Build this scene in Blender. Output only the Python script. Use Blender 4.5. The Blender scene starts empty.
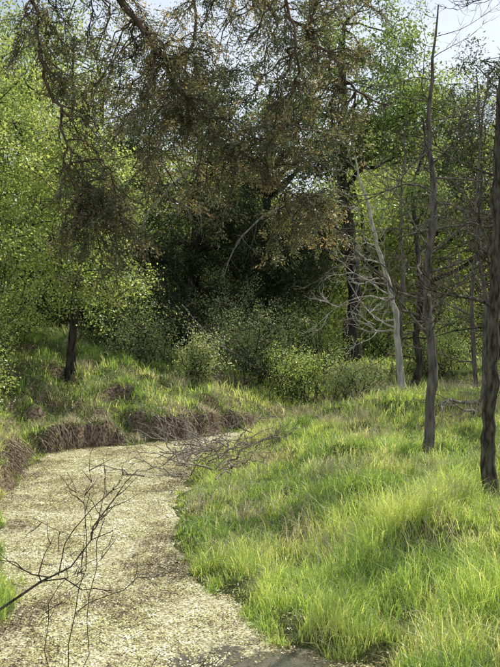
import bpy, math, numpy as np
from mathutils import Vector
R = np.random.default_rng(7)
S = bpy.context.scene
def link(o, parent=None):
    S.collection.objects.link(o)
    if parent: o.parent = parent
    return o
def empty(name, loc=(0,0,0)):
    e = bpy.data.objects.new(name, None); e.empty_display_size = .3
    return link(e)
# ---------------------------------------------------------------- noise
_lat = np.random.default_rng(3).random((256,256))
def vnoise(x,y):
    xi=np.floor(x).astype(int); yi=np.floor(y).astype(int)
    fx=x-xi; fy=y-yi; fx=fx*fx*(3-2*fx); fy=fy*fy*(3-2*fy)
    a=_lat[xi%256,yi%256]; b=_lat[(xi+1)%256,yi%256]; c=_lat[xi%256,(yi+1)%256]; d=_lat[(xi+1)%256,(yi+1)%256]
    return (a*(1-fx)+b*fx)*(1-fy)+(c*(1-fx)+d*fx)*fy
def fbm(x,y,o=4):
    s=0;a=.5;f=1.
    for i in range(o):
        th=.6+1.1*i; c_,s_=math.cos(th),math.sin(th)
        s=s+a*vnoise((x*c_-y*s_)*f+17.3*i,(x*s_+y*c_)*f+9.1*i); a*=.5; f*=2.1
    return s/(1-.5**o)
def smooth(t): t=np.clip(t,0,1); return t*t*(3-2*t)
# ---------------------------------------------------------------- creek outline
LE=np.array([(-14,4.6),(-6,5.4),(-2.7,6.2),(-2.0,7.1),(-2.5,9),(-3.05,10.8),(-3.35,13.2),(-3.4,14.9),(-2.9,16.1),(-1.4,16.9),(0.2,18.6),(2,20.3),(5,22),(9,23),(16,24)],float)
RE=np.array([(-14,1.0),(-5,2.5),(-1,4.2),(0.6,5.1),(1.0,5.9),(.82,6.5),(.38,7.0),(-.17,7.94),(-.62,9.16),(-.88,10.8),(-.94,13.2),(-.85,14.8),(-.3,16.0),(1.2,18),(3,19.6),(6,20.9),(9,21.6),(16,22.6)],float)
def catmull(P,n=8):
    out=[]
    for i in range(len(P)-1):
        p0=P[max(i-1,0)];p1=P[i];p2=P[i+1];p3=P[min(i+2,len(P)-1)]
        for t in np.linspace(0,1,n,endpoint=False):
            out.append(.5*((2*p1)+(-p0+p2)*t+(2*p0-5*p1+4*p2-p3)*t*t+(-p0+3*p1-3*p2+p3)*t**3))
    out.append(P[-1]); return np.array(out)
LEs=catmull(LE); REs=catmull(RE)
POLY=np.vstack([LEs,REs[::-1]])
def pdist(x,y,P):
    d=np.full(x.shape,1e9)
    for a,b in zip(P[:-1],P[1:]):
        ab=b-a; L=ab@ab+1e-12
        t=np.clip(((x-a[0])*ab[0]+(y-a[1])*ab[1])/L,0,1)
        d=np.minimum(d,(x-a[0]-t*ab[0])**2+(y-a[1]-t*ab[1])**2)
    return np.sqrt(d)
def inside(x,y):
    c=np.zeros(x.shape,bool); P=POLY; n=len(P)
    for i in range(n):
        a=P[i];b=P[(i+1)%n]
        if a[1]==b[1]: continue
        k=((a[1]>y)!=(b[1]>y))&(x<(b[0]-a[0])*(y-a[1])/(b[1]-a[1])+a[0])
        c^=k
    return c
def field(x,y):
    wx=x+.5*(fbm(x*1.3+5,y*1.3)-.5)+.12*(vnoise(x*6,y*6)-.5); wy=y+.5*(fbm(x*1.3,y*1.3+40)-.5)+.12*(vnoise(x*6+50,y*6)-.5)
    dl=pdist(wx,wy,LEs); dr=pdist(wx,wy,REs); ins=inside(wx,wy)
    d=np.minimum(dl,dr); sd=np.where(ins,-d,d)
    w=smooth(.5+(dr-dl)/2.4)      # 1 on far/left bank
    return sd,w
def height(x,y,ret=False):
    x=np.asarray(x,float);y=np.asarray(y,float)
    sd,w=field(x,y)
    s=np.maximum(sd,0)
    steep=smooth((y-11)/2.5)*smooth((.6-x)/1.6)
    brk=smooth((fbm(x*1.5+60,y*1.5)-.34)*5)
    hl=(.07+.36*steep*(.3+.7*brk))*smooth(s/(.15+.45*(1-brk)))+.60*smooth(s/3.4)+.75*smooth((s-1)/6)*smooth((-x-1.5)/4)
    hr=.10*smooth(s/.25)+.50*smooth(s/2.6)+.25*smooth((y-13.5)/2.5)*smooth(s/.9)+.35*smooth((1.5-y)/5)
    h=hl*w+hr*(1-w)
    bump=(fbm(x*.9,y*.9)-.5)*.42+(fbm(x*3.2+9,y*3.2)-.5)*.17
    far=smooth((np.hypot(x,y)-60)/200)
    h=h+bump*smooth(s/.8)*(1-far)
    h=np.where(sd<0,-.12*smooth(-sd/.15)+0*h,np.maximum(h,.012))
    return (h,sd,w) if ret else h
def hz(x,y): return float(height(np.array([x]),np.array([y]))[0])
# ---------------------------------------------------------------- mesh helpers
def raw_mesh(name,V,loops,starts,mat,var=None,parent=None,smoothf=False):
    me=bpy.data.meshes.new(name)
    me.vertices.add(len(V)); me.vertices.foreach_set("co",np.ascontiguousarray(V,np.float32).ravel())
    me.loops.add(len(loops)); me.loops.foreach_set("vertex_index",np.ascontiguousarray(loops,np.int32))
    me.polygons.add(len(starts)); me.polygons.foreach_set("loop_start",np.ascontiguousarray(starts,np.int32))
    me.update(calc_edges=True)
    if var is not None:
        at=me.attributes.new("var",'FLOAT','POINT'); at.data.foreach_set("value",np.ascontiguousarray(var,np.float32))
    if smoothf: me.polygons.foreach_set("use_smooth",np.ones(len(starts),bool))
    me.materials.append(mat)
    o=bpy.data.objects.new(name,me); return link(o,parent)
def norm(a): return a/(np.linalg.norm(a,axis=-1,keepdims=True)+1e-9)
def leaf_quads(C,size,aspect,up,rng,axis=None,spread=.6):
    n=len(C)
    if axis is None:
        N=norm(rng.normal(size=(n,3))+np.array([0,0,up])); A=norm(np.cross(N,rng.normal(size=(n,3))))
    else:
        A=norm(axis+rng.normal(size=(n,3))*spread); N=norm(np.cross(A,rng.normal(size=(n,3))))
    B=np.cross(N,A); s=(size*rng.uniform(.6,1.3,n))[:,None]
    V=np.empty((n,4,3))
    V[:,0]=C-A*s*.5; V[:,1]=C+B*s*.5*aspect+N*s*.12; V[:,2]=C+A*s*.5; V[:,3]=C-B*s*.5*aspect+N*s*.12
    return V.reshape(-1,3)
def quads_obj(name,V,mat,var,parent=None):
    n=len(V)//4
    return raw_mesh(name,V,np.arange(4*n),np.arange(0,4*n,4),mat,np.repeat(var,4),parent)
def tubes_obj(name,lines,mat,parent=None,sides=6):
    Vs=[];Fs=[];off=0
    ang=np.linspace(0,2*np.pi,sides,endpoint=False); ca=np.cos(ang);sa=np.sin(ang)
    j=np.arange(sides); j2=(j+1)%sides
    for P,r in lines:
        P=np.asarray(P,float); r=np.asarray(r,float); k=len(P)
        T=norm(np.gradient(P,axis=0)); m=T.mean(0)
        ref=np.array([0,0,1.]) if abs(m[2])<.8*np.linalg.norm(m) else np.array([1.,0,0])
        U=norm(np.cross(T,ref)); W=np.cross(T,U)
        ring=P[:,None]+r[:,None,None]*(U[:,None]*ca[None,:,None]+W[:,None]*sa[None,:,None])
        Vs.append(ring.reshape(-1,3))
        i=np.arange(k-1)[:,None]*sides+off
        Fs.append(np.stack([i+j,i+j2,i+sides+j2,i+sides+j],-1).reshape(-1,4)); off+=k*sides
    V=np.vstack(Vs);F=np.vstack(Fs)
    return raw_mesh(name,V,F.ravel(),np.arange(0,F.size,4),mat,None,parent,True)
# ---------------------------------------------------------------- materials
def newmat(name):
    m=bpy.data.materials.new(name); m.use_nodes=True; nt=m.node_tree; nt.nodes.clear()
    return m,nt,nt.nodes,nt.links
def ramp(N,stops):
    r=N.new('ShaderNodeValToRGB'); e=r.color_ramp.elements
    while len(e)<len(stops): e.new(.5)
    for k,(p,c) in enumerate(stops):
        e[k].position=p; e[k].color=(*c,1)
    return r
def leafmat(name,stops,trans=.45,gain=1.5,gloss=.06,rough=.45,yel=(1.1,1.05,.7)):
    m,nt,N,L=newmat(name)
    a=N.new('ShaderNodeAttribute'); a.attribute_name="var"
    r=ramp(N,stops); L.new(a.outputs['Fac'],r.inputs[0])
    d=N.new('ShaderNodeBsdfDiffuse'); L.new(r.outputs[0],d.inputs[0]); out=d.outputs[0]
    if trans>0:
        mul=N.new('ShaderNodeMix'); mul.data_type='RGBA'; mul.blend_type='MULTIPLY'; mul.inputs[0].default_value=1
        L.new(r.outputs[0],mul.inputs[6]); mul.inputs[7].default_value=(gain*yel[0],gain*yel[1],gain*yel[2],1)
        t=N.new('ShaderNodeBsdfTranslucent'); L.new(mul.outputs[2],t.inputs[0])
        mx=N.new('ShaderNodeMixShader'); mx.inputs[0].default_value=trans
        L.new(d.outputs[0],mx.inputs[1]);L.new(t.outputs[0],mx.inputs[2]); out=mx.outputs[0]
    if gloss>0:
        g=N.new('ShaderNodeBsdfGlossy'); g.inputs['Roughness'].default_value=rough; g.inputs[0].default_value=(.9,.95,.9,1)
        m2=N.new('ShaderNodeMixShader'); m2.inputs[0].default_value=gloss
        L.new(out,m2.inputs[1]);L.new(g.outputs[0],m2.inputs[2]); out=m2.outputs[0]
    o=N.new('ShaderNodeOutputMaterial'); L.new(out,o.inputs[0]); return m
def barkmat(name,c1,c2,scale=14,zs=.25,bump=.6):
    m,nt,N,L=newmat(name)
    tc=N.new('ShaderNodeTexCoord'); mp=N.new('ShaderNodeMapping'); mp.inputs['Scale'].default_value=(1,1,zs); L.new(tc.outputs['Object'],mp.inputs[0])
    n=N.new('ShaderNodeTexNoise'); n.inputs['Scale'].default_value=scale; n.inputs['Detail'].default_value=8; L.new(mp.outputs[0],n.inputs[0])
    r=ramp(N,[(.35,c1),(.65,c2)]); L.new(n.outputs[0],r.inputs[0])
    b=N.new('ShaderNodeBump'); b.inputs['Strength'].default_value=bump; b.inputs['Distance'].default_value=.03; L.new(n.outputs[0],b.inputs['Height'])
    p=N.new('ShaderNodeBsdfDiffuse')
    L.new(r.outputs[0],p.inputs['Color']);L.new(b.outputs[0],p.inputs['Normal'])
    o=N.new('ShaderNodeOutputMaterial'); L.new(p.outputs[0],o.inputs[0]); return m
M_elm=leafmat("elm_leaf",[(0,(.09,.135,.04)),(.5,(.25,.32,.095)),(1,(.45,.51,.21))],.55,1.8)
M_oak=leafmat("oak_leaf",[(0,(.06,.09,.03)),(.5,(.15,.21,.065)),(1,(.30,.37,.13))],.5,1.8)
M_cedar=leafmat("cedar_leaf",[(0,(.028,.040,.024)),(.6,(.085,.105,.058)),(1,(.19,.21,.11))],.25,1.5,0)
M_shrub=leafmat("shrub_leaf",[(0,(.13,.16,.08)),(.5,(.31,.36,.18)),(1,(.52,.56,.33))],.45,1.7,.05)
M_far=leafmat("far_leaf",[(0,(.08,.11,.04)),(.5,(.21,.27,.085)),(1,(.42,.47,.17))],.45,1.8,0)
M_jun=leafmat("juniper_leaf",[(0,(.045,.062,.034)),(.5,(.12,.14,.068)),(.76,(.21,.195,.10)),(1,(.42,.30,.18))],.42,1.8,.06)
M_grass=leafmat("grass_blade",[(0,(.08,.135,.035)),(.45,(.22,.34,.075)),(.8,(.44,.54,.15)),(.9,(.54,.55,.25)),(1,(.70,.63,.44))],.52,1.75,.06)
M_straw=leafmat("dry_grass",[(0,(.13,.10,.07)),(.5,(.38,.32,.22)),(1,(.68,.61,.46))],.3,1.2,0,yel=(1.05,1,.85))
M_flake=leafmat("creek_litter",[(0,(.11,.07,.038)),(.2,(.27,.20,.095)),(.38,(.41,.385,.14)),(.58,(.57,.56,.25)),(.78,(.73,.71,.47)),(1,(.90,.88,.74))],0,1.1,.05,.35)
B_dark=barkmat("bark_dark",(.024,.021,.017),(.10,.086,.07))
B_mesq=barkmat("bark_mesquite",(.035,.03,.024),(.16,.14,.11),30,.3,.9)
B_grey=barkmat("bark_grey",(.07,.06,.052),(.23,.20,.17),20)
B_pale=barkmat("bark_pale",(.32,.29,.25),(.62,.57,.51),18)
B_red=barkmat("bark_juniper",(.07,.048,.036),(.22,.155,.12),30,.4)
B_dead=barkmat("dead_wood",(.14,.12,.10),(.40,.35,.29),25)
B_root=barkmat("root_wood",(.15,.11,.08),(.42,.35,.26),30)
# ground
def ground_mat():
    m,nt,N,L=newmat("ground_soil")
    tc=N.new('ShaderNodeTexCoord'); geo=N.new('ShaderNodeNewGeometry')
    n1=N.new('ShaderNodeTexNoise'); n1.inputs['Scale'].default_value=1.3; n1.inputs['Detail'].default_value=8; L.new(tc.outputs['Object'],n1.inputs[0])
    n2=N.new('ShaderNodeTexNoise'); n2.inputs['Scale'].default_value=22; n2.inputs['Detail'].default_value=8; L.new(tc.outputs['Object'],n2.inputs[0])
    r1=ramp(N,[(.35,(.07,.10,.03)),(.6,(.12,.155,.045)),(.75,(.17,.16,.08))]); L.new(n1.outputs[0],r1.inputs[0])
    r2=ramp(N,[(.32,(.06,.045,.032)),(.66,(.34,.26,.18))]); L.new(n2.outputs[0],r2.inputs[0])
    mx=N.new('ShaderNodeMix'); mx.data_type='RGBA'; mx.inputs[0].default_value=.25; L.new(r1.outputs[0],mx.inputs[6]);L.new(r2.outputs[0],mx.inputs[7])
    sep=N.new('ShaderNodeSeparateXYZ'); L.new(geo.outputs['Normal'],sep.inputs[0])
    mr=N.new('ShaderNodeMapRange'); mr.inputs[1].default_value=.82; mr.inputs[2].default_value=.62; L.new(sep.outputs[2],mr.inputs[0])
    m2=N.new('ShaderNodeMix'); m2.data_type='RGBA'; L.new(mr.outputs[0],m2.inputs[0]); L.new(mx.outputs[2],m2.inputs[6]);L.new(r2.outputs[0],m2.inputs[7])
    b=N.new('ShaderNodeBump'); b.inputs['Strength'].default_value=1; b.inputs['Distance'].default_value=.07; L.new(n2.outputs[0],b.inputs['Height'])
    p=N.new('ShaderNodeBsdfDiffuse'); L.new(m2.outputs[2],p.inputs['Color']);L.new(b.outputs[0],p.inputs['Normal'])
    o=N.new('ShaderNodeOutputMaterial'); L.new(p.outputs[0],o.inputs[0]); return m
def water_mat():
    m,nt,N,L=newmat("creek_surface")
    tc=N.new('ShaderNodeTexCoord')
    v=N.new('ShaderNodeTexVoronoi'); v.inputs['Scale'].default_value=60; L.new(tc.outputs['Object'],v.inputs[0])
    sp=N.new('ShaderNodeSeparateColor'); L.new(v.outputs['Color'],sp.inputs[0])
    rc=ramp(N,[(0,(.14,.11,.06)),(.4,(.33,.30,.15)),(.75,(.46,.45,.25)),(1,(.62,.61,.46))]); L.new(sp.outputs[0],rc.inputs[0])
    a=N.new('ShaderNodeAttribute'); a.attribute_name="var"       # 1 = open water
    n2=N.new('ShaderNodeTexNoise'); n2.inputs['Scale'].default_value=9; n2.inputs['Detail'].default_value=9; n2.inputs['Roughness'].default_value=.7; L.new(tc.outputs['Object'],n2.inputs[0])
    ad=N.new('ShaderNodeMath'); ad.operation='ADD'; L.new(a.outputs['Fac'],ad.inputs[0]); L.new(n2.outputs[0],ad.inputs[1])
    rw=ramp(N,[(.90,(1,1,1)),(1.0,(0,0,0))]); L.new(ad.outputs[0],rw.inputs[0])
    mx=N.new('ShaderNodeMix'); mx.data_type='RGBA'; L.new(rw.outputs[0],mx.inputs[0]); mx.inputs[6].default_value=(.12,.11,.075,1); L.new(rc.outputs[0],mx.inputs[7])
    mr=N.new('ShaderNodeMapRange'); mr.inputs[3].default_value=.12; mr.inputs[4].default_value=.8; L.new(rw.outputs[0],mr.inputs[0])
    b=N.new('ShaderNodeBump'); b.inputs['Strength'].default_value=.3; b.inputs['Distance'].default_value=.008; L.new(v.outputs['Distance'],b.inputs['Height'])
    p=N.new('ShaderNodeBsdfPrincipled'); L.new(mx.outputs[2],p.inputs['Base Color']); L.new(mr.outputs[0],p.inputs['Roughness']); L.new(b.outputs[0],p.inputs['Normal'])
    o=N.new('ShaderNodeOutputMaterial'); L.new(p.outputs[0],o.inputs[0]); return m
# ---------------------------------------------------------------- terrain
def grid(xs,ys,zf):
    X,Y=np.meshgrid(xs,ys); Z=zf(X,Y); V=np.stack([X,Y,Z],-1).reshape(-1,3)
    nx=len(xs);ny=len(ys); i=(np.arange(ny-1)[:,None]*nx+np.arange(nx-1)[None]).ravel()
    F=np.stack([i,i+1,i+1+nx,i+nx],-1); return V,F
gx=np.concatenate([-np.geomspace(600,8.2,26),np.arange(-8,8,.075),np.geomspace(8.1,600,26)])
gy=np.concatenate([-np.geomspace(300,1.2,16),np.arange(-1,4,.3),np.arange(4,22,.075),np.arange(22,32,.3),np.geomspace(32.3,900,26)])
V,F=grid(gx,gy,lambda a,b:height(a,b))
raw_mesh("ground",V,F.ravel(),np.arange(0,F.size,4),ground_mat(),None,None,True)
def wetness(x,y):
    pool=np.exp(-(((x-.05)/.75)**2+((y-6.4)/.5)**2))
    return np.clip(pool*1.0+.9*(fbm(x*6+3,y*6+1)-.5)*smooth(pool*3),0,1)
cxs=np.arange(-14,14,.08); cys=np.arange(.8,24,.08)
V,F=grid(cxs,cys,lambda a,b:.004*(fbm(a*3,b*3)-.5))
raw_mesh("creek",V,F.ravel(),np.arange(0,F.size,4),water_mat(),wetness(V[:,0],V[:,1]),None,True)
# creek litter
n=460000
x=R.uniform(-4.2,2.5,n); y=3.8+13.8*R.random(n)**1.5
z,sd,w=height(x,y,True)
pn=fbm(x*.8+3,y*.8); pn2=fbm(x*3.1,y*2.2+7); pn3=fbm(x*9,y*7+20); pn4=fbm(x*1.7+80,y*1.3+15)
keep=(sd<.25)&(R.random(n)<np.clip(.55+1.9*(pn2-.42)+1.6*(pn3-.5),.08,1))&(R.random(n)>wetness(x,y)*.9)&((sd<0)|(R.random(n)<.35))
x,y,z,sd,pn,pn2,pn3,pn4=[q[keep] for q in (x,y,z,sd,pn,pn2,pn3,pn4)]
C=np.stack([x,y,np.maximum(z,0)+.006+R.random(len(x))*.012+.03*np.maximum(pn2-.45,0)],-1)
side=smooth((.7+sd)/.6)      # browner litter next to the banks
var=np.clip(.68+.6*(pn-.5)+1.1*(pn3-.5)-.42*side*smooth((pn2-.28)*4)-.36*smooth((pn4-.52)*9)+R.normal(0,.17,len(x)),0,1)
V=leaf_quads(C,.020,.75,4.,R)
quads_obj("floating_duckweed",V,M_flake,var)
# ---------------------------------------------------------------- grass
def blades(x,y,z,h,wd,lean,rng,leanxy=None,droop=None):
    n=len(x); a=rng.uniform(0,2*np.pi,n); D=np.stack([np.cos(a),np.sin(a),np.zeros(n)],-1)
    b=rng.uniform(0,2*np.pi,n); W=np.stack([np.cos(b),np.sin(b),np.zeros(n)],-1)
    if leanxy is not None: D=norm(D*.5+np.column_stack([leanxy,np.zeros(n)]))
    P=np.stack([x,y,z],-1); l=(lean*rng.uniform(.2,1.2,n))[:,None]; hh=h[:,None]; ww=(wd*rng.uniform(.6,1.3,n))[:,None]
    up=np.array([0,0,1.])
    Mi=P+up*hh*.55+D*hh*l*.3; Ti=P+up*hh*(1-.35*l)+D*hh*l
    if droop is not None: Mi=P+up*hh*.25+D*hh*.3; Ti=P-up*hh*droop[:,None]+D*hh*.5
    V=np.empty((n,5,3)); V[:,0]=P-W*ww*.5;V[:,1]=P+W*ww*.5;V[:,2]=Mi+W*ww*.4;V[:,3]=Mi-W*ww*.4;V[:,4]=Ti
    return V.reshape(-1,3)
def blades_obj(name,V,mat,var,parent=None):
    n=len(V)//5; o=np.arange(n)[:,None]*5
    loops=(o+np.array([0,1,2,3,3,2,4])).ravel(); st=(np.arange(n)[:,None]*7+np.array([0,4])).ravel()
    return raw_mesh(name,V,loops,st,mat,np.repeat(var,5),parent)
VV=[];vv=[]
def grass_zone(n,y0,y1,hmul,wd,marg=.9,tuft=.05):
    nt=n//26
    yt=y0+(y1-y0)*R.random(nt); xt=R.uniform(-1,1,nt)*(yt*.353+marg); ht=R.uniform(.5,1.5,nt)**1.2; vt=R.normal(0,.12,nt)
    ti=R.integers(0,nt,n); off=R.normal(0,tuft,(n,2))*(.6+.6*ht[ti])[:,None]
    loose=R.random(n)<.35; off[loose]*=5
    x=xt[ti]+off[:,0]; y=yt[ti]+off[:,1]
    z,sd,w=height(x,y,True)
    cl=fbm(x*1.7+11,y*1.7); cl2=fbm(x*5+2,y*5); big=fbm(x*.5+30,y*.5)
    dens=np.clip((cl2-.28)*3.4,0.05,1)*np.where(w>.5,.9,1)
    lim=.03-.55*np.maximum(cl2-.5,0)
    k=(sd>lim)&(R.random(n)<dens)
    x,y,z,sd,w,cl,cl2,big,off,ti=[q[k] for q in (x,y,z,sd,w,cl,cl2,big,off,ti)]
    m=len(x)
    tall=1-.38*smooth((y-8.5)/4)*(1-.3*w)
    h=hmul*tall*(.34+1.1*np.clip(cl-.2,0,1))*(.45+.9*cl2)*ht[ti]*R.uniform(.5,1.25,m)*(.40+.60*smooth((sd+.1)/.6))
    V=blades(x,y,z-.01,h,np.full(m,wd),.85,R,off/tuft*.8)
    v=np.clip(.48+1.0*(big-.5)+.8*(cl-.5)+vt[ti]+R.normal(0,.10,m),0,.86)
    dry=R.random(m)<(.06+.4*smooth((fbm(x*1.2+70,y*1.2)-.5)*6)); v[dry]=R.uniform(.86,1,dry.sum())
    VV.append(V);vv.append(v)
grass_zone(190000,4.6,9.5,.34,.006)
grass_zone(190000,9.5,15,.33,.008)
grass_zone(140000,15,24,.34,.013,2.5,.08)
grass_zone(70000,24,48,.40,.030,4,.15)
blades_obj("grass",np.vstack(VV),M_grass,np.concatenate(vv))
# dry overhanging grass on the eroded bank + straw clumps
rg=R
L=LEs[(LEs[:,1]>12.4)&(LEs[:,0]<5)]
seg=rg.integers(0,len(L)-1,24000); t=rg.random(24000)
P=L[seg]+(L[seg+1]-L[seg])*t[:,None]; T=norm(L[seg+1]-L[seg]); Nn=np.stack([-T[:,1],T[:,0]],-1)
off=rg.uniform(.05,.8,24000); P=P+Nn*off[:,None]; z,sd,w=height(P[:,0],P[:,1],True)
cl=fbm(P[:,0]*2.6,P[:,1]*2.6); k=(rg.random(len(P))<np.clip((cl-.48)*6,.06,.65))&(sd>.14); P=P[k];Nn=Nn[k];z=z[k]; m=len(P)
V=blades(P[:,0],P[:,1],z,rg.uniform(.08,.30,m),np.full(m,.009),.9,rg,-Nn*rg.uniform(-.6,1,(m,1)),rg.uniform(-.9,.4,m))
v=np.clip(.64+.9*(fbm(P[:,0]*5,P[:,1]*5)-.5)+rg.normal(0,.24,m),0,1)
n=9000; cx=rg.uniform(-5,6,120); cy=rg.uniform(7.5,20,120); ci=rg.integers(0,120,n)
x=cx[ci]+rg.normal(0,.14,n); y=cy[ci]+rg.normal(0,.14,n); z2,sd,w=height(x,y,True); k=sd>.15
V2=blades(x[k],y[k],z2[k],rg.uniform(.2,.45,k.sum()),np.full(k.sum(),.006),1.2,rg)
blades_obj("dry_grass",np.vstack([V,V2]),M_straw,np.concatenate([v,np.clip(rg.normal(.7,.2,k.sum()),0,1)]))
# ---------------------------------------------------------------- trees
def curve(a,b,k,rng,sag=0.,wob=.06):
    a=np.array(a,float);b=np.array(b,float); t=np.linspace(0,1,k)[:,None]; L=np.linalg.norm(b-a)
    P=a+(b-a)*t; P[:,2]+=(sag*L*np.sin(np.pi*t))[:,0]
    w=np.cumsum(rng.normal(0,1,(k,3)),0); w-=w[0]; w-=t*w[-1]
    return P+w*wob*L/np.sqrt(k)
# exposed roots hanging down the eroded face
rr_=np.random.default_rng(5); lines=[]; Lr=LEs[(LEs[:,1]>12.6)&(LEs[:,0]<.4)]
for i in range(520):
    s=rr_.integers(0,len(Lr)-1); p=Lr[s]+(Lr[s+1]-Lr[s])*rr_.random(); T=norm(Lr[s+1]-Lr[s]); N2=np.array([-T[1],T[0]])
    a=p+N2*rr_.uniform(.1,.4); za=hz(*a)
    if za<.14: continue
    b=p+N2*rr_.uniform(-.12,.1)+T*rr_.normal(0,.12)
    lines.append((curve((a[0],a[1],za+.02),(b[0],b[1],rr_.uniform(.01,.12)),6,rr_,.12,.12),np.linspace(rr_.uniform(.005,.016),.003,6)))
root=empty("bank_roots"); tubes_obj("roots",lines,B_root,root,5)
def tree(name,base,H,r,crowns,K,per,ls,asp,leafm,bark,seed,csz=.55,top=None,nsub=9,up=.6,dead=0):
    rng=np.random.default_rng(seed); bx,by=base; bz=hz(bx,by)-.12
    root=empty(name,(0,0,0))
    tx,ty=top if top else (bx+rng.normal(0,.2),by+rng.normal(0,.2))
    tr=curve((bx,by,bz),(tx,ty,bz+H*.86),12,rng,0,.05); rr=r*np.linspace(1,.22,12); rr[0]*=1.45
    lines=[(tr,rr)]
    cs=[]
    wts=np.array([c[3]*c[4]*c[5] for c in crowns])**.75; wts/=wts.sum()
    for i in range(K):
        c=crowns[rng.choice(len(crowns),p=wts)]
        d=norm(rng.normal(size=3)); q=rng.uniform(.35,1.0)**.6
        cs.append(np.array(c[:3])+d*q*np.array(c[3:]))
    cs=np.array(cs); cs[:,2]=np.maximum(cs[:,2],bz+.5); mains=[]
    for i,c in enumerate(cs):
        if i<9 or not mains:
            hd=np.hypot(c[0]-tr[:,0],c[1]-tr[:,1]); tgt=c[2]-.55*hd
            j=int(np.clip(np.argmin(abs(tr[:,2]-tgt)),3,10)); a=tr[j]; r0=rr[j]*.6
            P=curve(a,c,9,rng,.08,.10); q=r0*np.linspace(1,.18,9); mains.append((P,q))
        else:
            allp=np.vstack([m_[0][3:] for m_ in mains]+[tr[4:]]); allr=np.concatenate([m_[1][3:] for m_ in mains]+[rr[4:]])
            dd=np.linalg.norm(allp-c,axis=1)+(allp[:,2]>c[2]+.3)*2; j=np.argmin(dd)
            P=curve(allp[j],c,6,rng,.05,.10); q=min(allr[j]*.7,.05)*np.linspace(1,.2,6)
        lines.append((P,q))
        for s in range(3):
            e=c+rng.normal(0,csz*.8,3); lines.append((curve(c,e,4,rng,0,.12),np.linspace(.012,.004,4)*(1+ls*3)))
    for s in range(dead):
        j=rng.integers(2,8); a=tr[j]; d=norm(np.append(rng.normal(0,1,2),-.15)); L_=rng.uniform(.8,2.4)
        lines.append((curve(a,a+d*L_,7,rng,.12,.15),np.linspace(rr[j]*.22,.006,7)))
    tubes_obj("trunk_and_limbs",lines,bark,root,7)
    sub=(cs[:,None]+rng.normal(0,1,(K,nsub,3))*np.array([1,1,.6])*csz*.62)
    cen=np.repeat(sub.reshape(-1,3),per//nsub,axis=0)
    C=cen+rng.normal(0,1,cen.shape)*csz*.24
    cv=np.repeat(rng.normal(0,.18,K*nsub),per//nsub)
    keep=C[:,2]>.25
    V=leaf_quads(C[keep],ls,asp,up,rng)
    quads_obj("foliage",V,leafm,np.clip(.5+cv+rng.normal(0,.17,len(cv)),0,1)[keep],root)
    return root
# left sunlit elms
tree("elm_tree",(-3.75,19.2),8.5,.10,[(-4.3,19.2,5.0,2.0,1.8,1.9),(-3.5,19.0,3.1,1.4,1.3,.9),(-5.4,18.8,6.6,1.7,1.5,1.6)],84,500,.064,.6,M_elm,B_dark,11,nsub=12)
tree("elm_tree",(-6.4,17.6),8.5,.15,[(-6.0,17.4,4.6,1.9,1.8,2.4),(-5.1,16.6,3.2,1.0,1.0,1.2),(-6.4,17,7.0,1.9,1.6,1.6)],86,480,.064,.6,M_elm,B_dark,12,nsub=12)
tree("elm_tree",(-7.5,24),11.5,.2,[(-7.2,24,7.6,3.0,2.4,3.0),(-5.0,24.5,8.4,2.0,2,2.2)],75,360,.09,.6,M_far,B_dark,13,.8)
# central dark cedars (skirts reach the ground)
tree("cedar_tree",(-1.6,25.2),9.8,.2,[(-1.6,25,5.6,2.4,2.0,3.4),(-2.0,24.6,2.8,2.4,1.6,1.6),(-1.5,25,8.2,1.4,1.3,1.6)],108,300,.12,.3,M_cedar,B_dark,21,.5,up=.1,dead=14)
tree("cedar_tree",(.9,26.8),9.5,.2,[(.9,26.5,5.4,2.2,2.0,3.3),(.7,26,2.6,2.2,1.5,1.5)],98,300,.12,.3,M_cedar,B_dark,22,.5,up=.1,dead=14)
tree("cedar_tree",(-4.6,27),9.5,.2,[(-4.5,27,5.2,2.2,2.0,3.8),(-4.4,26.6,2.6,2.0,1.4,1.4)],85,290,.13,.3,M_cedar,B_dark,23,.6,up=.1,dead=4)
tree("cedar_tree",(-.3,31),8.5,.2,[(-.3,31,3.6,3.2,1.6,2.9)],60,260,.16,.3,M_cedar,B_dark,25,.8,up=.1)
tree("cedar_tree",(-7.4,29),8.5,.2,[(-7.4,29,3.8,2.8,1.8,2.9)],60,260,.16,.3,M_cedar,B_dark,26,.8,up=.1)
# oak with dark trunk
tree("oak_tree",(3.2,28.2),12.2,.25,[(3.2,28,8.8,2.6,2.2,2.0),(1.6,27.5,7.8,1.6,1.4,1.3),(4.9,28,8.2,1.7,1.7,1.6),(3.4,28,10.6,1.9,1.7,1.3)],78,340,.10,.6,M_oak,B_dark,31,.62,top=(2.9,28.2),dead=8)
tree("oak_tree",(4.0,22.5),8.2,.11,[(4.3,22.8,6.0,1.1,1.1,1.2),(4.9,23,5.2,.9,.9,.8)],13,240,.08,.6,M_oak,B_dark,32,.45,top=(4.3,22.8),dead=14)
tree("cedar_tree",(7.6,27.5),10.5,.2,[(7.4,27.5,7.4,1.9,1.9,3.0)],60,260,.11,.28,M_cedar,B_dark,24,.6,up=.1,dead=8)
tree("oak_tree",(6.6,36),12.5,.2,[(6.6,36,9,2.8,2.4,2.6),(8.8,35,7,2,2,2),(7.0,36,5.2,3.0,1.8,1.6),(10.5,36,4.6,2.4,1.8,1.8)],100,300,.13,.6,M_elm,B_dark,33,.8,dead=6)
tree("oak_tree",(7.0,19.6),8.0,.13,[(6.6,19.4,5.6,1.7,1.5,1.3),(7.4,20.2,6.6,1.6,1.5,1.2)],28,260,.085,.6,M_oak,B_dark,34,.5,dead=4)
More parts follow.
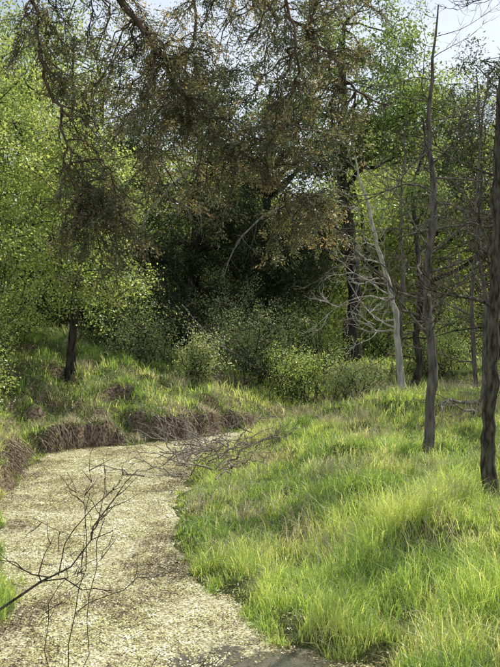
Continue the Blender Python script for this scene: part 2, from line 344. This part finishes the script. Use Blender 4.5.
tree("cedar_tree",(5.6,17.7),7.4,.13,[(5.1,17.5,5.7,1.1,1.0,1.1),(5.8,17.4,4.6,.9,.9,.8),(6.2,16.4,5.6,1.2,1.0,1.2)],24,300,.075,.3,M_cedar,B_dark,35,.36,dead=14,up=.1)
tree("oak_tree",(6.6,13.4),7.2,.13,[(6.0,13.4,5.2,1.2,1.1,1.0),(7.0,14.2,5.6,1.3,1.2,1.1)],22,260,.08,.6,M_oak,B_dark,36,.42,dead=4)
# ---------------------------------------------------------------- distant treeline
rng=np.random.default_rng(77); CC=[];cvv=[];lines=[]
for i in range(60):
    yy=rng.uniform(40,62)
    xx=rng.uniform(-.55,.55)*yy if i>26 else (rng.uniform(-.2,.33)*yy if i<13 else rng.uniform(.1,.42)*yy)
    hh=rng.uniform(.17,.24)*yy; b=hz(xx,yy); rad=rng.uniform(2.2,3.6)
    lines.append((curve((xx,yy,b-.2),(xx+rng.normal(0,.5),yy,b+hh*.8),8,rng,0,.05),np.linspace(.24,.06,8)))
    k=26; c=np.array([xx,yy,b+hh*.55])+norm(rng.normal(size=(k,3)))*rng.uniform(.3,1,(k,1))*np.array([rad,rad,hh*.44])
    for q in c[:8]: lines.append((curve((xx,yy,max(q[2]-1.5,b+1.5)),q,5,rng,.05,.1),np.linspace(.07,.02,5)))
    cen=np.repeat(c,150,axis=0); tone=rng.normal(0,.13)
    CC.append(cen+rng.normal(0,.62,cen.shape)); cvv.append(np.repeat(rng.normal(.5+tone,.12,k),150)+rng.normal(0,.13,k*150))
for i in range(80):
    yy=rng.uniform(30,55); xx=rng.uniform(-.5,.16)*yy; b=hz(xx,yy); rad=rng.uniform(.8,1.6)
    cen=np.array([xx,yy,b+rad*.7])+rng.normal(0,1,(600,3))*rad*np.array([.6,.6,.45]); CC.append(cen); cvv.append(np.clip(rng.normal(.3,.2,600),0,1))
for i in range(70):
    yy=rng.uniform(46,68); xx=rng.uniform(-.1,.55)*yy; b=hz(xx,yy); rad=rng.uniform(1.4,2.8)
    cen=np.array([xx,yy,b+rad*.7])+rng.normal(0,1,(600,3))*rad*np.array([.6,.6,.5]); CC.append(cen); cvv.append(np.clip(rng.normal(.5,.2,600),0,1))
root=empty("distant_treeline"); C=np.vstack(CC); v=np.clip(np.concatenate(cvv),0,1)
quads_obj("foliage",leaf_quads(C,.19,.6,.5,rng),M_far,v,root); tubes_obj("trunks",lines,B_dark,root,6)
# ---------------------------------------------------------------- bare trees
def bare(name,pts,rad,bark,seed,nb=14,L0=1.6,start=.3,up=.5,levels=3,droop=0.,thin=1.,parent=None):
    rng=np.random.default_rng(seed); root=parent or empty(name)
    P=catmull(np.array(pts,float),6); r=np.interp(np.linspace(0,1,len(P)),np.linspace(0,1,len(rad)),rad)
    P[1:-1]+=rng.normal(0,.012,(len(P)-2,3)); r=r*(1+rng.normal(0,.05,len(r))); r[0]*=1.25; lines=[(P,r)]
    def sub(a,d,L,r0,lev):
        k=7; Q=[np.array(a)]; dd=norm(np.array(d))
        for i in range(k-1):
            dd=norm(dd+rng.normal(0,.22,3)+np.array([0,0,.06*up-droop*.1])); Q.append(Q[-1]+dd*L/(k-1))
        Q=np.array(Q); lines.append((Q,r0*np.linspace(1,.25,k)))
        if lev>1:
            for s in range(rng.integers(4,7)):
                j=rng.integers(2,k); d2=norm(norm(Q[j]-Q[j-1])+rng.normal(0,.55,3)); sub(Q[j],d2,L*rng.uniform(.35,.6),max(r0*.5,.0025*thin),lev-1)
    for i in range(nb):
        t=start+(1-start)*(i+.5*rng.random())/nb; j=int(t*(len(P)-1)); a=rng.uniform(0,2*np.pi)
        sub(P[j],np.array([np.cos(a),np.sin(a)*.8,rng.uniform(.1,.9)*up*1.4-droop]),L0*rng.uniform(.5,1.1)*(1.15-.6*t),max(r[j]*.36,.005*thin),levels)
    tubes_obj("trunk_and_branches",lines,bark,root,7); return root
g=lambda x,y:hz(x,y)-.1
bare("bare_tree",[(2.36,12.2,g(2.36,12.2)),(2.42,12.2,1.7),(2.36,12.2,2.8),(2.46,12.25,3.9),(2.40,12.3,5.0),(2.55,12.4,6.6)],[.082,.066,.058,.048,.032,.008],B_grey,41,26,1.9,.28)
bare("mesquite_tree",[(2.44,9.3,g(2.44,9.3)),(2.42,9.3,1.2),(2.45,9.3,1.9),(2.50,9.35,2.9),(2.56,9.4,4.4),(2.7,9.4,6.2)],[.09,.075,.072,.06,.045,.015],B_mesq,42,14,1.2,.55)
bare("dead_tree",[(2.86,17.2,g(2.86,17.2)),(2.80,17.2,1.5),(2.72,17.2,2.4),(2.48,17.2,3.3),(2.2,17.1,4.3),(1.95,17.1,5.3)],[.08,.07,.055,.04,.03,.012],B_pale,43,15,1.5,.3)
bare("dead_tree",[(2.84,17.4,g(2.84,17.4)),(2.85,17.5,1.7),(2.95,17.6,3.0),(2.9,17.6,4.2),(3.05,17.7,6.2)],[.06,.05,.04,.025,.008],B_grey,44,16,1.6,.3)
bare("bare_tree",[(5.0,20.2,g(5.0,20.2)),(4.9,20.2,2.7),(5.1,20.2,4.8),(5.0,20.2,7.6)],[.06,.05,.035,.012],B_grey,45,22,2.0,.2)
bare("bare_tree",[(3.9,15.4,g(3.9,15.4)),(3.95,15.4,2.6),(3.8,15.4,4.2),(4.0,15.4,6.4)],[.045,.04,.03,.01],B_grey,46,24,1.7,.25)
# dead boughs in front of the cedars
bare("dead_bough",[(-1.2,22.8,6.0),(-1.9,22.3,5.4),(-2.6,22,4.4),(-2.9,21.9,3.2)],[.05,.035,.02,.008],B_dead,51,14,1.4,.1,-.4,2,.5)
bare("dead_bough",[(1.4,24.0,5.0),(.6,23.6,4.9),(-.2,23.2,4.2),(-.7,23,3.2)],[.04,.03,.02,.008],B_dead,52,12,1.3,.1,-.4,2,.5)
bare("dead_bough",[(.6,22.2,g(.6,22.2)+.1),(-.2,21.9,1.2),(-.9,21.6,1.7),(-1.6,21.4,2.5)],[.05,.04,.02,.008],B_dead,53,8,.9,.2,.2,2)
# brush pile at water edge
root=empty("brush_pile"); lines=[]; rng=np.random.default_rng(61)
def twig(a,b,r0,subs=3,lines=lines,rng=rng,sag=.06):
    P=curve(a,b,8,rng,sag,.14); lines.append((P,np.linspace(r0,.003,8))); L=np.linalg.norm(np.array(b)-np.array(a))
    for s in range(subs):
        j=rng.integers(2,7); d=norm(norm(P[j]-P[j-1])+rng.normal(0,.5,3)); e=P[j]+d*L*rng.uniform(.2,.45)
        Q=curve(P[j],e,6,rng,0,.14); lines.append((Q,np.linspace(r0*.45,.002,6)))
        for s2 in range(2):
            j=rng.integers(2,5); d2=norm(d+rng.normal(0,.6,3)); lines.append((curve(Q[j],Q[j]+d2*L*rng.uniform(.08,.2),4,rng,0,.1),np.linspace(.004,.0015,4)))
for i in range(60):
    ax=rng.normal(-.6,.38); ay=rng.normal(13.2,.7); a=np.array([ax,ay,max(hz(ax,ay),0)+rng.uniform(.03,.4)]); an=rng.uniform(0,2*np.pi); L=rng.uniform(.4,1.1)
    b=a+np.array([np.cos(an)*L,np.sin(an)*L*.7,rng.uniform(-.05,.45)]); b[2]=max(b[2],max(hz(b[0],b[1]),0)+.03); twig(a,b,rng.uniform(.006,.016))
tubes_obj("branches",lines,B_dead,root,5)
root=empty("fallen_branch"); l2=[]
twig((4.1,15.6,hz(4.1,15.6)+.05),(2.9,14.6,hz(2.9,14.6)+.12),.045,4,l2,rng); twig((3.6,14.9,.75),(2.8,14.2,1.0),.03,4,l2,rng)
tubes_obj("branches",l2,B_dead,root,6)
# foreground dead twigs
root=empty("dead_twig"); l3=[]; rng=np.random.default_rng(63)
twig((-2.15,6.2,.02),(-.98,6.55,.95),.014,5,l3,rng,.05); twig((-1.35,6.45,.66),(-1.05,6.5,1.25),.005,3,l3,rng)
twig((-1.25,6.3,-.02),(-1.12,6.4,1.25),.004,5,l3,rng); twig((-1.1,6.2,-.02),(-1.0,6.3,1.1),.003,4,l3,rng); twig((-1.32,6.2,0),(-1.25,6.2,.8),.003,3,l3,rng)
twig((-1.45,7.6,0),(-.75,7.9,.25),.005,3,l3,rng,.0); twig((-1.0,5.9,0),(-.3,6.3,.12),.005,3,l3,rng,.0)
tubes_obj("stems",l3,B_mesq,root,5)
# ---------------------------------------------------------------- shrubs
def shrub(name,c,rad,K,per,ls,mat,seed):
    rng=np.random.default_rng(seed); root=empty(name); c=np.array(c); b=np.array([c[0],c[1],hz(c[0],c[1])-.05]); lines=[];CC=[]
    for i in range(K):
        e=c+norm(rng.normal(size=3))*rng.uniform(.3,1.15)*np.array(rad); e[2]=max(e[2],b[2]+.15)
        P=curve(b+np.append(rng.normal(0,.3*rad[0],2),0),e,7,rng,.12,.12); lines.append((P,np.linspace(.014,.003,7)))
        t=rng.random(per)**.6; ii=(t*5.99).astype(int); pts=P[ii]+(P[ii+1]-P[ii])*(t*6-ii)[:,None].clip(0,1)
        CC.append(pts+rng.normal(0,.10,(per,3)))
    C=np.vstack(CC); tubes_obj("stems",lines,B_dark,root,4)
    quads_obj("foliage",leaf_quads(C,ls,.55,.6,rng),mat,np.clip(rng.normal(.55,.22,len(C)),0,1),root)
for i,(c,rad,K,m_) in enumerate([((-1.1,20.2,1.6),(.7,.5,.75),36,M_shrub),((.2,22.2,1.7),(1.7,.8,1.0),75,M_shrub),((1.7,24.5,1.8),(1.3,.8,1.2),60,M_elm),
    ((-2.6,22,1.8),(1.1,.8,1.0),50,M_shrub),((-5.0,16.8,2.3),(1.2,.8,1.0),65,M_elm),((-4.4,14.6,1.5),(.6,.5,.6),30,M_elm),((4.7,24.6,1.3),(1.2,.7,.6),44,M_elm),
    ((7.5,31,2.0),(2.4,.9,1.1),65,M_elm),((-3.3,24,2.1),(1.5,.8,1.3),60,M_elm),((-.8,24,2.2),(1.8,.8,1.2),70,M_shrub),((5.6,26.5,1.6),(1.5,.9,.9),50,M_oak),
    ((-5.6,21,2.5),(1.4,.9,1.2),60,M_elm),((4.4,32,1.9),(2.4,.8,1.2),60,M_elm),((1.0,21.2,1.2),(1.1,.5,.5),36,M_elm),((2.5,21.8,1.0),(.9,.5,.45),30,M_shrub)]):
    shrub("shrub",c,rad,K,125,.052,m_,71+i)
# ---------------------------------------------------------------- overhanging juniper
rng=np.random.default_rng(91); root=empty("juniper_tree"); lines=[]
tb=(-3.3,3.2); tz=hz(*tb)-.1
trunk=catmull(np.array([(tb[0],tb[1],tz),(-3.25,3.25,2.2),(-3.0,3.4,3.9),(-2.9,3.5,5.6),(-3.0,3.5,7.4)]),5); lines.append((trunk,np.linspace(.2,.05,len(trunk))))
limbs=[
 ([(-3.0,3.4,3.7),(-1.9,4.0,4.6),(-.95,4.4,4.35),(-.62,4.5,4.05),(-.27,4.55,3.55),(.0,4.6,3.30),(.27,4.6,3.08)],.028),
 ([(-3.0,3.4,4.3),(-1.6,4.2,5.2),(-.4,4.8,4.75),(.0,4.9,4.25),(.33,4.9,4.0),(.62,5.0,3.72),(.75,5.0,3.66)],.024),
 ([(-3.0,3.4,3.6),(-2.0,3.9,4.5),(-1.2,4.2,4.45),(-1.02,4.3,4.05),(-.98,4.3,3.70),(-.86,4.3,3.35),(-.76,4.3,3.05)],.022),
 ([(-2.9,3.5,4.8),(-1.5,4.6,5.5),(-.5,5.2,5.0),(-.3,5.2,4.3),(-.42,5.2,3.75),(-.55,5.2,3.4)],.020),
 ([(-2.9,3.5,4.4),(-1.3,4.0,5.0),(-.1,4.2,4.6),(.15,4.2,4.05),(.22,4.2,3.6),(.18,4.2,3.35)],.018),
 ([(-2.9,3.5,5.2),(-1.2,5.2,5.9),(.2,5.6,5.3),(.5,5.6,4.6),(.62,5.6,4.2)],.02),
]
LP=[]
for pts,r0 in limbs:
    P=catmull(np.array(pts),7); P[1:]+=rng.normal(0,.012,(len(P)-1,3)); lines.append((P,r0*np.linspace(1,.12,len(P)))); LP.append(P)
mass=[((-.72,4.35,3.22),(.24,.3,.48),25),((-.66,4.3,2.86),(.17,.2,.24),15),((-.48,4.6,3.55),(.38,.35,.42),26),((-.10,4.5,3.75),(.48,.35,.42),32),((.02,4.6,3.22),(.36,.3,.32),27),
      ((.30,4.7,3.12),(.24,.3,.32),20),((.34,4.9,3.75),(.32,.3,.5),24),((-.62,4.9,3.85),(.4,.35,.4),16),((-.98,4.3,3.95),(.16,.25,.38),10),((-.45,5.2,3.35),(.4,.3,.35),15),((.55,5.2,4.1),(.26,.25,.4),11),((-.45,4.4,4.25),(.4,.35,.2),10),((.35,4.4,4.2),(.25,.35,.2),7),((-1.1,4.6,4.3),(.35,.3,.15),8)]
AC=[];AX=[];AV=[]
allP=np.vstack([p[8:] for p in LP])
for c,rad,k in mass:
    for i in range(k):
        e=np.array(c)+rng.uniform(-1,1,3)*np.array(rad)
        d=np.linalg.norm(allP-(e+np.array([0,0,.22])),axis=1); a=allP[np.argmin(d)]
        P=curve(a,e,8,rng,.12,.14); lines.append((P,np.linspace(.005,.0018,8)))
        nt=rng.integers(10,15); tv=rng.normal(0,.13)
        for s in range(nt):
            t=rng.uniform(.2,1)*6.99; j=int(t); p=P[j]+(P[min(j+1,7)]-P[j])*(t-j)
            dd=norm(norm(P[min(j+1,7)]-P[j])*.5+rng.normal(0,.7,3)+np.array([0,0,-.3])); L=rng.uniform(.05,.16)
            q=curve(p,p+dd*L,4,rng,0,.08); lines.append((q,np.linspace(.002,.001,4)))
            m=int(L*300); tt=rng.random(m)**.7; ctr=p+dd*L*tt[:,None]+rng.normal(0,.013,(m,3))
            AC.append(ctr); AX.append(np.repeat(dd[None],m,0)); AV.append(np.clip(rng.normal(.40+tv,.15)+.45*(tt-.4)+rng.normal(0,.16,m),0,1))
C=np.vstack(AC);A=np.vstack(AX);v=np.concatenate(AV)
tubes_obj("trunk_and_limbs",lines,B_red,root,5)
quads_obj("foliage",leaf_quads(C,.018,.32,0,rng,A,.55),M_jun,v,root)
# ---------------------------------------------------------------- light
az=math.radians(40); el=math.radians(53)
sd_=Vector((math.sin(az)*math.cos(el),math.cos(az)*math.cos(el),math.sin(el)))
l=bpy.data.lights.new("sun",'SUN'); l.energy=5; l.angle=math.radians(.5); l.color=(1,.95,.86)
so=link(bpy.data.objects.new("sun",l)); so.rotation_euler=sd_.to_track_quat('Z','Y').to_euler(); so.location=(10,12,20)
w=bpy.data.worlds.new("World"); S.world=w; w.use_nodes=True; nt=w.node_tree; bg=nt.nodes['Background']
sk=nt.nodes.new('ShaderNodeTexSky'); sk.sky_type='NISHITA'; sk.sun_disc=False; sk.sun_elevation=el; sk.sun_rotation=az; sk.dust_density=2.5; sk.air_density=1.0
tc=nt.nodes.new('ShaderNodeTexCoord'); mp=nt.nodes.new('ShaderNodeMapping'); mp.inputs['Scale'].default_value=(1,1,3); nt.links.new(tc.outputs['Generated'],mp.inputs[0])
cn=nt.nodes.new('ShaderNodeTexNoise'); cn.inputs['Scale'].default_value=2.2; cn.inputs['Detail'].default_value=7; nt.links.new(mp.outputs[0],cn.inputs[0])
cr=ramp(nt.nodes,[(.38,(.05,.05,.05)),(.62,(.75,.75,.75))]); nt.links.new(cn.outputs[0],cr.inputs[0])
mx=nt.nodes.new('ShaderNodeMix'); mx.data_type='RGBA'; nt.links.new(cr.outputs[0],mx.inputs[0]); nt.links.new(sk.outputs[0],mx.inputs[6]); mx.inputs[7].default_value=(6.8,7.2,7.7,1)
nt.links.new(mx.outputs[2],bg.inputs[0]); bg.inputs[1].default_value=.145
# ---------------------------------------------------------------- camera
cd=bpy.data.cameras.new("camera"); cd.sensor_fit='VERTICAL'; cd.sensor_height=24; cd.lens=32.96; cd.shift_y=-.05; cd.clip_end=3000; cd.clip_start=.05
co=link(bpy.data.objects.new("camera",cd)); co.location=(0,0,2.6); co.rotation_euler=(math.radians(90),0,0); S.camera=co
S.view_settings.view_transform='Standard'; S.view_settings.look='None'; S.view_settings.exposure=0
